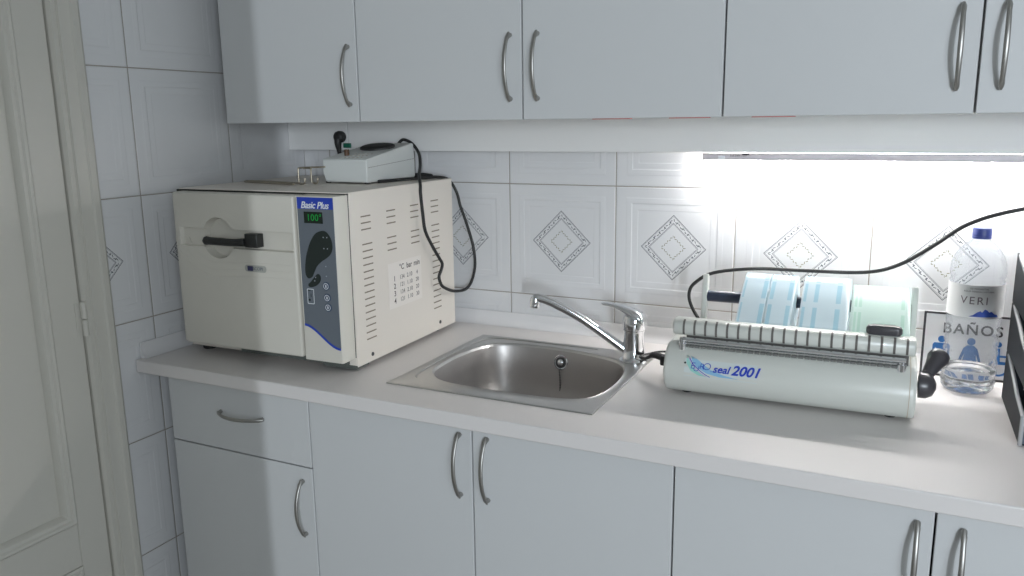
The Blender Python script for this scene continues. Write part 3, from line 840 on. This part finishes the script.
# ribbed pressure bar
BC = (.048, .1255)
def bar_ring(x, k, n=28):
    out = []
    for i in range(n):
        a = 2*pi*i/n; c, s_ = cos(a), sin(a)
        out.append(Vector((x, BC[0] + .0215*k*math.copysign(abs(c)**.75, c), BC[1] + (.0157)*k*math.copysign(abs(s_)**.75, s_))))
    return out
b = B(); b.loft([bar_ring(.0075, .55), bar_ring(.0095, .85), bar_ring(.0135, 1), bar_ring(LEN-.009, 1), bar_ring(LEN-.005, .9), bar_ring(LEN-.004, .6)], cap0=True, cap1=True)
bar = b.done('pressure_bar', 'sealer', se, smooth=50)
b = B()
nsl = 20
for i in range(nsl):
    x = .030 + i*(LEN-.0475)/(nsl-1)
    A_ = []
    for dx in (-.0019, .0019):
        pts = []
        for k in range(0, 11):
            a = radians(112 + k*10.5); c, s_ = cos(a), sin(a)
            pts.append(Vector((x+dx, BC[0] + (.0215+.0005)*math.copysign(abs(c)**.75, c), BC[1] + (.0157+.0005)*math.copysign(abs(s_)**.75, s_))))
        A_.append(pts)
    v0 = [b.bm.verts.new(p) for p in A_[0]]; v1 = [b.bm.verts.new(p) for p in A_[1]]
    for k in range(10): b.face([v0[k], v0[k+1], v1[k+1], v1[k]])
b.done('bar_slots', M('slot_grey', (.13, .12, .11), .5), bar)
b = B(); b.box((.034, .034, .0940), (LEN-.014, .064, .1120)); b.done('bar_channel', M('channel_grey', (.09, .085, .08), .45), se)
b = B(); b.tube([(.030, .0235, .1065), (LEN-.018, .0235, .1065)], .0042, 10, smooth=False); b.tube([(.030, .028, .0985), (LEN-.030, .028, .0985)], .0026, 10, smooth=False)
b.done('guide_rail', 'chrome', se, smooth=50)
b = B()
for i in range(34): 
    x = .035 + i*(LEN-.07)/33
    b.box((x-.0040, .0245, .0915), (x+.0040, .0275, .0955))
b.done('toothed_strip', M('strip_grey', (.16, .16, .15), .45), se)
for x in (.029, LEN-.024):
    b = B(); b.lathe([(.0075, .0860), (.0075, .099), (.0055, .100), (.0055, .108)], (x, .026, 0), 18); b.done('rail_bolt', 'chrome', se, smooth=40)
# slider knob on the bar
b = B(); b.loft([[Vector((LEN-.054 + 1*x, BC[0]+.004+y, z_)) for x, y in rounded(-.028*k, -.009*k, .028*k, .009*k, .0085*k, 5)] for k, z_ in ((.93, BC[1]+.0155), (1.0, BC[1]+.019), (1.0, BC[1]+.026), (.92, BC[1]+.030), (.7, BC[1]+.0315))], cap0=True, cap1=True)
b.done('cutter_knob', 'graphite', se, smooth=50)
# crank
b = B(); b.tube([(LEN-.001, .030, .066), (LEN+.005, .030, .066)], .0055, 12, smooth=False); b.done('crank_shaft', 'chrome', se, smooth=50)
b = B(); b.tube([(LEN+.002, .028, .067), (LEN+.003, .028, .067), (LEN+.015, .028, .067), (LEN+.024, .028, .067), (LEN+.0290, .028, .067)], [.014, .0215, .0215, .0165, .006], 24, smooth=False)
hub = b.done('crank_hub', 'graphite', se, smooth=50)
b = B(); b.tube([(LEN+.012, .032, .076), (LEN+.017, .041, .085), (LEN+.024, .053, .096), (LEN+.030, .064, .104), (LEN+.033, .070, .108), (LEN+.035, .075, .110)], [.0095, .0100, .0130, .0172, .0162, .007], 20)
b.done('crank_grip', 'graphite', hub, smooth=60)
# power inlet at the left end
b = B(); b.box((-.021, .058, .040), (.002, .080, .058)); b.done('power_inlet_plug', 'rubber', se, bevel=.003)
# roll holder
b = B(); b.prism([(.128, .04), (.150, .04), (.182, .150), (.184, .188), (.178, .202), (.168, .203), (.162, .190), (.160, .155)], .0345, .0445, 0); b.done('roll_bracket', 'sealer', se, bevel=.002)
b = B(); b.prism([(.128, .04), (.150, .04), (.182, .150), (.184, .188), (.178, .202), (.168, .203), (.162, .190), (.160, .155)], LEN-.012, LEN-.002, 0); b.done('roll_bracket', 'sealer', se, bevel=.002)
RC = (.172, .159)
b = B(); b.tube([(.0440, RC[0], RC[1]), (LEN-.012, RC[0], RC[1])], .0112, 20, smooth=False); b.done('roll_rod', 'navy', se, smooth=50)
b = B(); b.box((.066, .145, .085), (.094, .170, .098)); b.done('rear_clamp', 'graphite', se, bevel=.004)

def on_body(s_, t_):
    """point on the curved front of the sealer: s along x, t = height measured along the surface from the bottom"""
    P = [Vector(q) for q in bp_[3:10]]
    d = t_
    for i in range(len(P)-1):
        L = (P[i+1]-P[i]).length
        if d <= L or i == len(P)-2:
            q = P[i] + (P[i+1]-P[i])*(d/L); nn = Vector((P[i+1].y-P[i].y, -(P[i+1].x-P[i].x)))  # normal (y,z)
            nn.normalize(); nn = Vector((-abs(nn.x), nn.y if nn.y > 0 else nn.y))
            # outward = away from the inside
            c = Vector((.06, .05)); 
            if (q-c).dot(nn) < 0: nn = -nn
            return q, nn
        d -= L
def surf(x0, t0, lift=.0006):
    def f(u, v, w):
        q, nn = on_body(0, t0 + v); q = q + nn*(lift + w)
        return Vector((x0 + u, q.x, q.y))
    return f
def curved_poly(name, poly, mat, lift, parent, x0, t0):
    """flat outline triangulated densely by strips, then wrapped on the body"""
    b = B(); xs = [p[0] for p in poly]; n = 40; x_a, x_b = min(xs), max(xs)
    def span(x):
        ys = []
        for i in range(len(poly)):
            (ax, ay), (cx, cy) = poly[i], poly[(i+1) % len(poly)]
            if (ax-x)*(cx-x) <= 0 and ax != cx: ys.append(ay + (cy-ay)*(x-ax)/(cx-ax))
        return (min(ys), max(ys)) if len(ys) > 1 else (ys[0], ys[0]) if ys else (0, 0)
    f = surf(x0, t0, lift); cols = []
    for i in range(n+1):
        x = x_a + (x_b-x_a)*(i/n*.998+.001); lo, hi = span(x); cols.append([b.bm.verts.new(f(x, lo+(hi-lo)*k/5, 0)) for k in range(6)])
    for i in range(n):
        for k in range(5): b.face([cols[i][k], cols[i+1][k], cols[i+1][k+1], cols[i][k+1]])
    return b.done(name, mat, parent)
LT = .0075   # t offset of the sticker bottom
stk = curved_poly('logo_sticker', [(0, 0), (.128, 0), (.128, .040), (0, .040)], 'sticker', .0003, body, .0385, LT+.002)
curved_poly('logo_swoosh_teal', [(.002, .038), (.0035, .024), (.012, .010), (.028, .002), (.042, .0015), (.030, .008), (.018, .017), (.010, .028), (.006, .038)], 'logo_teal', .0005, stk, .0385, LT+.003)
curved_poly('logo_swoosh_sky', [(.010, .038), (.012, .030), (.022, .018), (.040, .008), (.065, .0035), (.098, .003), (.070, .008), (.048, .015), (.034, .024), (.020, .034)], 'logo_sky', .0006, stk, .0385, LT+.003)
def stroke(pts, w):
    L_, R_ = [], []
    for i, p in enumerate(pts):
        a = Vector(pts[max(i-1, 0)]); c = Vector(pts[min(i+1, len(pts)-1)]); d = (c-a).normalized(); nn = Vector((-d.y, d.x))*w/2
        L_.append((p[0]+nn.x, p[1]+nn.y)); R_.append((p[0]-nn.x, p[1]-nn.y))
    return L_, R_
def curved_stroke(name, pts, w, mat, lift, parent, x0, t0):
    L_, R_ = stroke(pts, w); f = surf(x0, t0, lift); b = B()
    a = [b.bm.verts.new(f(*p, 0)) for p in L_]; c = [b.bm.verts.new(f(*p, 0)) for p in R_]
    for i in range(len(pts)-1): b.face([a[i], a[i+1], c[i+1], c[i]])
    return b.done(name, mat, parent)
bez = lambda p0, p1, p2, n=16: [((1-t)**2*p0[0]+2*t*(1-t)*p1[0]+t*t*p2[0], (1-t)**2*p0[1]+2*t*(1-t)*p1[1]+t*t*p2[1]) for t in [i/n for i in range(n+1)]]
curved_stroke('logo_stroke_blue', bez((.0075, .037), (.013, .018), (.047, .0015)), .0013, 'logo_blue', .0009, stk, .0385, LT+.003)
curved_stroke('logo_stroke_pink', bez((.0060, .037), (.012, .016), (.040, .0025)), .0009, 'logo_pink', .0008, stk, .0385, LT+.003)
# outlined letters E U R O
for i, (ch, x, z, s_) in enumerate((('E', .0150, .0195, .017), ('U', .0215, .0150, .016), ('R', .0315, .0195, .016), ('O', .0400, .0200, .019))):
    text('logo_letter', ch, s_, 'logo_blue', stk, surf(.0385 + x, LT+.003+z, .0010), ext=.0001, bold=-.014, shear=.15, slices=.0015)
text('logo_lettering', 'seal', .0190, 'logo_blue', stk, surf(.0385+.0655, LT+.003+.0175, .0010), ext=.0001, bold=.022, shear=.3, spacing=1.0, slices=.0015)
text('logo_number', '2001', .0245, 'logo_blue', stk, surf(.0385+.1080, LT+.003+.0180, .0010), ext=.0001, bold=.028, shear=.3, spacing=1.0, slices=.0015)
curved_stroke('logo_underline', [(.047, .0125), (.06, .0122), (.080, .0125)], .0006, 'logo_blue', .0009, stk, .0385, LT+.003)
b = B(); b.lathe([(.0018, 0), (.0018, .0015), (.0002, .0018)], (0, 0, 0), 12, Matrix.Rotation(radians(90), 4, 'X')); b.done('power_led', 'dark_print', body, loc=(.0400, .0030, .0690))

# pouch rolls on the rod, each with its film drawn forward to the bar
def pouch_roll(x0, x1, R, film, ink, label, bands, see_end):
    t = thing('pouch_roll', label, 'roll', se.matrix_basis @ Vector((0, 0, 0)), (0, 0, SA), group='pouch rolls on the sealer')
    b = B()
    mt = Matrix.Rotation(radians(90), 4, 'Y')
    w = x1 - x0
    b.lathe([(.0150, 0), (R-.001, 0), (R, .0008), (R, w-.0008), (R-.001, w), (.0150, w), (.0150, 0)], (x0, RC[0], RC[1]), 48, mt, cap=False)
    b.done('wound_film', film, t, smooth=40)
    b = B(); b.lathe([(.0110, .0005), (.0148, .0005), (.0148, w-.0005), (.0110, w-.0005), (.0110, .0005)], (x0, RC[0], RC[1]), 24, mt, cap=False); b.done('core', 'cardboard', t, smooth=40)
    # free sheet
    P = Vector((.056, .1435)); C_ = Vector(RC); dv = P - C_; dist = dv.length; Rr = R+.0008
    base = atan2(dv.y, dv.x) % (2*pi); ta = base - math.acos(Rr/dist)
    path = []
    n = 10
    a0 = radians(72)
    for k in range(n+1):
        a = a0 + (ta-a0)*k/n; path.append(C_ + Vector((cos(a), sin(a)))*Rr)
    T_ = path[-1]
    for k in range(1, 9):
        f = k/8; q = T_.lerp(P, f) + Vector((0, .0045*sin(pi*f))); path.append(q)
    path.append(P + Vector((-.006, -.004)))
    b = B(); e = .0006
    cuts = sorted({0., 1.} | {c for q in bands for c in q})
    rows = []
    for q in path: rows.append([b.bm.verts.new((x0 + w*c, q.x, q.y)) for c in cuts])
    for i in range(len(rows)-1):
        for j in range(len(cuts)-1):
            m_ = (cuts[j]+cuts[j+1])/2; band = any(c0 <= m_ <= c1 for c0, c1 in bands)
            f = b.face([rows[i][j], rows[i][j+1], rows[i+1][j+1], rows[i+1][j]])
            if f and band and (i % 5 != 4): f.material_index = 1
    o = b.done('drawn_sheet', [film, ink], t, smooth=60)
    md = o.modifiers.new('thick', 'SOLIDIFY'); md.thickness = .0004; md.offset = 1
    return t
pouch_roll(.1170, .1630, .0490, 'film', 'film_ink', 'leftmost clear blue pouch roll on the heat sealer', [(.06, .13), (.80, .97)], True)
pouch_roll(.1660, .2110, .0485, 'film', 'film_ink', 'narrow clear blue pouch roll, second from the left on the sealer rod', [(.05, .20), (.74, .90)], True)
pouch_roll(.2235, .3040, .0490, 'film', 'film_ink', 'wide clear blue pouch roll in the middle, right of the gap', [(.04, .10), (.26, .35), (.72, .82)], True)
pouch_roll(.3070, .4020, .0390, 'film_green', 'film_ink_green', 'pale green pouch roll at the right end of the sealer', [(.06, .10), (.13, .18), (.84, .90)], True)

# cable from the sealer to the right
pts = [(1.150, -.150, .985), (1.128, -.150, 1.000), (1.110, -.150, 1.030), (1.107, -.150, 1.055), (1.119, -.150, 1.075), (1.155, -.148, 1.097), (1.235, -.146, 1.1105), (1.330, -.146, 1.1130), (1.432, -.146, 1.1170), (1.489, -.146, 1.135), (1.543, -.146, 1.174), (1.593, -.146, 1.214), (1.663, -.146, 1.241), (1.760, -.120, 1.255), (1.90, -.05, 1.262)]
b = B(); b.tube(pts, .0036, 10)
tag(b.done('power_cable', 'rubber', smooth=60), 'long black cable running over the pouch rolls towards the right', 'cable')
# plug lead by the tap
t = thing('lead_plug', 'small black plug connector between the tap and the heat sealer', 'plug', (1.062, -.235, .9025))
b = B(); b.tube([(.038, -.048, .046), (.018, -.024, .044), (.002, -.004, .036), (-.014, .004, .018)], [.008, .0095, .0065, .0035], 12, flat=.7)
b.bm.free()
b = B(); b.tube([(.036, -.052, .045), (.020, -.040, .046), (.004, -.030, .044)], [.0085, .0088, .0080], 12, flat=.75); b.done('plug_body', 'rubber', t, smooth=50)
b = B(); b.tube([(.006, -.031, .044), (-.004, -.024, .037), (-.014, -.018, .031), (-.022, -.012, .029)], [.0062, .0050, .0040, .0050], 12, flat=.7); b.done('strain_relief', 'rubber', t, smooth=50)
b = B(); b.tube([(-.020, -.014, .029), (-.032, .004, .027), (-.030, .060, .018), (-.010, .110, .012), (.060, .125, .008), (.200, .120, .0035), (.30, .10, .0035)], .0022, 8); b.done('lead', 'rubber', t, smooth=50)

# ------------------------------------------------------------------ water bottle
bt = thing('water_bottle', 'clear plastic water bottle with blue cap, part full, behind the sealer', 'bottle', (1.619, -.095, .9002))
def brib(z): return .0014*sin(z*2*pi/.017)
prof = [(.002, .006), (.018, .004), (.030, .0), (.038, .001), (.0435, .008)]
z = .014
while z < .120: prof.append((.0442 + (.0013*sin((z-.014)*2*pi/.019)), z)); z += .003
prof += [(.0440, .124), (.0448, .132), (.0450, .142), (.0450, .205), (.0446, .2075), (.0432, .210), (.0432, .213), (.0450, .217), (.0455, .224), (.0440, .238), (.0400, .252), (.0330, .264), (.0240, .274), (.0160, .280), (.0135, .283), (.0130, .296)]
b = B(); b.lathe(prof, n=64, cap=False); b.face(list(b.bm.verts)[:64][::-1])
# petal-like dents low down and faceted waist
for v in b.bm.verts:
    a = atan2(v.co.y, v.co.x); r_ = sqrt(v.co.x**2+v.co.y**2)
    if r_ > .01 and v.co.z < .122:
        k = 1 + .016*sin(6*a + v.co.z*55)*min(1, v.co.z/.02); v.co.x *= k; v.co.y *= k
    if .224 < v.co.z < .27:
        k = 1 + .010*sin(8*a + v.co.z*90); v.co.x *= k; v.co.y *= k
b.done('bottle_shell', 'clear', bt, smooth=60)
b = B(); wp = [(.002, .0070), (.018, .0052), (.030, .0014), (.037, .0022), (.0420, .009)]
z = .014
while z < .047: wp.append((.0426 + .0010*sin((z-.014)*2*pi/.019), z)); z += .003
b.lathe(wp, n=64)
for v in b.bm.verts:
    a = atan2(v.co.y, v.co.x); r_ = sqrt(v.co.x**2+v.co.y**2)
    if r_ > .01: k = 1 + .022*sin(6*a + v.co.z*55)*min(1, v.co.z/.02) - .008; v.co.x *= k; v.co.y *= k
b.done('water', 'water', bt, smooth=60)
b = B(); b.lathe([(.0152, .2835), (.0156, .2845), (.0156, .2870), (.0150, .2875), (.0156, .2880), (.0156, .3005), (.0145, .3025), (.0005, .3028)], n=40); b.done('cap', 'cap', bt, smooth=40)
def cyl(a0, z0, R=.0459):
    def f(u, v, w): a = a0 + u/R; return Vector(((R+w)*sin(a), -(R+w)*cos(a), z0 + v))
    return f
b = B()
cam_a = 0.12
A0, A1 = radians(-118), radians(105)
for i in range(49): pass
rows = []
for z in (.145, .160, .180, .2045):
    rows.append([b.bm.verts.new(cyl(A0 + (A1-A0)*i/48, z, .0455)(0, 0, 0)) for i in range(49)])
for j in range(3):
    for i in range(48): b.face([rows[j][i], rows[j][i+1], rows[j+1][i+1], rows[j+1][i]])
lab = b.done('label', 'bottle_label', bt, smooth=60)
text('label_lettering', 'VERI', .0195, 'label_ink', lab, cyl(-.10, .1765), spacing=1.25, ext=.0001)
for zz, s_ in ((.1935, 'AGUA MINERAL NATURAL'), (.1985, 'DE MANANTIAL')): text('label_lettering', s_, .0042, 'label_ink', lab, cyl(.05, zz), ext=.0001)
b = B()
mp = [(-.016, .136), (-.010, .1385), (-.004, .1440), (.001, .1465), (.004, .1440), (.008, .1500), (.012, .1485), (.016, .1445), (.020, .1460), (.026, .1410), (.032, .1395), (.034, .136)]
va = [b.bm.verts.new(cyl(.12, .0125)(x, z, .0001)) for x, z in mp]; vb = [b.bm.verts.new(cyl(.12, .0125)(x, .1355, .0001)) for x, z in mp]
for i in range(len(mp)-1): b.face([vb[i], vb[i+1], va[i+1], va[i]])
b.done('label_mountain', 'mountain', lab)

# ------------------------------------------------------------------ sign leaning on the tiles
sg = thing('restroom_sign', 'white sign with black border reading BAÑOS, leaning behind the bottle', 'sign', (1.540, -.0290, .9006), (radians(-3.5), 0, 0))
SW, SH = .168, .1265
B().box((0, 0, 0), (SW, .003, SH)).done('board', 'sign_white', sg)
b = B(); w = .0042
for lo, hi in (((0, 0), (SW, w)), ((0, SH-w), (SW, SH)), ((0, w), (w, SH-w)), ((SW-w, w), (SW, SH-w))): b.box((lo[0], -.0006, lo[1]), (hi[0], .0001, hi[1]))
b.done('border', 'sign_black', sg)
text('lettering', 'BAÑOS', .0275, 'sign_black', sg, frame((SW/2+.001, -.0006, .0955), (1, 0, 0), (0, 0, 1), (0, -1, 0)), bold=.02, spacing=1.2)
def disc(b, x, z, r, n=20): b.prism([(x+r*cos(2*pi*k/n), z+r*sin(2*pi*k/n)) for k in range(n)], -.0008, .0001, 1)
b = B()   # figure in the centre
disc(b, SW/2+.0005, .0735, .0072)
b.prism([(SW/2-.0055, .066), (SW/2+.0055, .066), (SW/2+.0120, .060), (SW/2+.0190, .036), (SW/2+.0150, .035), (SW/2+.0100, .049), (SW/2+.0120, .030), (SW/2+.0055, .030), (SW/2+.0055, .010), (SW/2+.0008, .010), (SW/2+.0008, .030), (SW/2-.0008, .030), (SW/2-.0008, .010), (SW/2-.0055, .010), (SW/2-.0055, .030), (SW/2-.0120, .030), (SW/2-.0100, .049), (SW/2-.0150, .035), (SW/2-.0190, .036), (SW/2-.0120, .060)], -.0008, .0001, 1)
b.done('woman_pictogram', 'sign_blue', sg)
b = B()   # left man figure
disc(b, .034, .0735, .0065)
b.prism([(.022, .066), (.046, .066), (.049, .062), (.049, .040), (.0445, .040), (.0445, .056), (.0425, .056), (.0425, .010), (.0355, .010), (.0355, .037), (.0325, .037), (.0325, .010), (.0255, .010), (.0255, .056), (.0235, .056), (.0235, .040), (.019, .040), (.019, .062)], -.0008, .0001, 1)
b.done('man_pictogram', 'sign_blue', sg)
b = B(); cx, cz = .133, .028   # wheelchair
disc(b, cx-.003, .0725, .0055)
for k in range(22):
    a0, a1 = radians(130+k*11), radians(130+(k+1)*11)
    b.prism([(cx+.017*cos(a0), cz+.017*sin(a0)), (cx+.017*cos(a1), cz+.017*sin(a1)), (cx+.0132*cos(a1), cz+.0132*sin(a1)), (cx+.0132*cos(a0), cz+.0132*sin(a0))], -.0008, .0001, 1)
b.prism([(cx-.006, .065), (cx, .065), (cx+.0005, .052), (cx+.012, .052), (cx+.012, .048), (cx+.001, .048), (cx+.0015, .040), (cx+.017, .040), (cx+.0215, .022), (cx+.027, .023), (cx+.028, .018), (cx+.0185, .0155), (cx+.013, .034), (cx-.005, .034)], -.0008, .0001, 1)
b.done('wheelchair_pictogram', 'sign_blue', sg)

# ------------------------------------------------------------------ letter trays at the right edge
def tray(k, label):
    z0 = .9002 + k*.0885
    t = thing('desk_tray', label, 'tray', (1.674, -.120, z0), (0, 0, radians(1)), group='black desk trays')
    Wt, Dt, Ht = .26, .245, .088
    b = B(); b.box((0, -Dt, .0), (Wt, 0, .003)); b.box((0, -.003, .003), (Wt, 0, Ht-.01)); b.done('tray_floor', 'tray_black', t, bevel=.001)
    sp_ = [(0, .0), (0, Ht-.001), (-.030, Ht-.001), (-.060, Ht-.008), (-.110, .070), (-.170, .056), (-Dt+.006, .048), (-Dt, .044), (-Dt, .0)]
    for x in (0, Wt-.003):
        b = B(); b.prism(sp_, x, x+.003, 0); b.done('side_wall', 'tray_black', t, bevel=.0008)
        b = B(); b.tube([(x+.0015, -.030, Ht-.001), (x+.0015, -.060, Ht-.008), (x+.0015, -.110, .070), (x+.0015, -.170, .056), (x+.0015, -Dt+.006, .048), (x+.0015, -Dt-.001, .042), (x+.0015, -Dt-.001, .001)], .0033, 8); b.done('edge_trim', 'tray_edge', t, smooth=60)
    B().box((.003, -Dt-.002, .003), (Wt-.003, -Dt, .040)).done('front_lip', 'smoke', t, bevel=.001)
    return t
tray(0, 'black desk tray at the right edge of the counter, lowest of the stack')
tray(1, 'black desk tray at the right edge, middle of the stack')
tray(2, 'black desk tray at the right edge, topmost of the stack')

# ------------------------------------------------------------------ light
def area(name, loc, target, sx_, sy_, power, col):
    l = bpy.data.lights.new(name, 'AREA'); l.shape = 'RECTANGLE'; l.size = sx_; l.size_y = sy_; l.energy = power; l.color = col
    o = bpy.data.objects.new(name, l); COL.objects.link(o); o.location = loc
    d = Vector(target) - Vector(loc); o.rotation_euler = d.to_track_quat('-Z', 'Y').to_euler(); return o
# daylight from the next room, past the edge of the partition
area('daylight_opening', (3.672, -5.35, 1.55), (1.0, -.5, 1.0), .02, .7, 88, (.84, .92, 1.0))
area('fill_light', (2.75, -2.85, 1.5), (1.5, -.4, .85), .9, 1.2, 24, (.80, .90, 1.0))  # added soft bluish fill for the right-hand fronts, no window modelled
wd = bpy.data.worlds.new('world'); SC.world = wd; wd.use_nodes = True
bg = wd.node_tree.nodes['Background']; bg.inputs[0].default_value = (.86, .88, .81, 1); bg.inputs[1].default_value = .205

# ------------------------------------------------------------------ camera
cam = bpy.data.cameras.new('camera'); co = bpy.data.objects.new('camera', cam); COL.objects.link(co)
yaw, pitch, roll, f_px = 4.60343854e-01, 2.02947994e-01, 1.31995976e-02, 812.77
fwd = Vector((-sin(yaw)*cos(pitch), cos(yaw)*cos(pitch), -sin(pitch)))
rt = fwd.cross(Vector((0, 0, 1))).normalized(); dn = fwd.cross(rt)
r2 = rt*cos(roll) + dn*sin(roll); d2 = -rt*sin(roll) + dn*cos(roll)
mw = frame((1.50421490, -1.76732635, 1.40155314), r2, -d2, -fwd)
co.matrix_world = mw
cam.sensor_width = 36; cam.lens = f_px*36/1024; cam.clip_start = .02
SC.camera = co
SC.view_settings.view_transform = 'Standard'; SC.view_settings.look = 'None'
SC.view_settings.exposure = 0.04; SC.view_settings.gamma = 1; SC.view_settings.use_curve_mapping = False
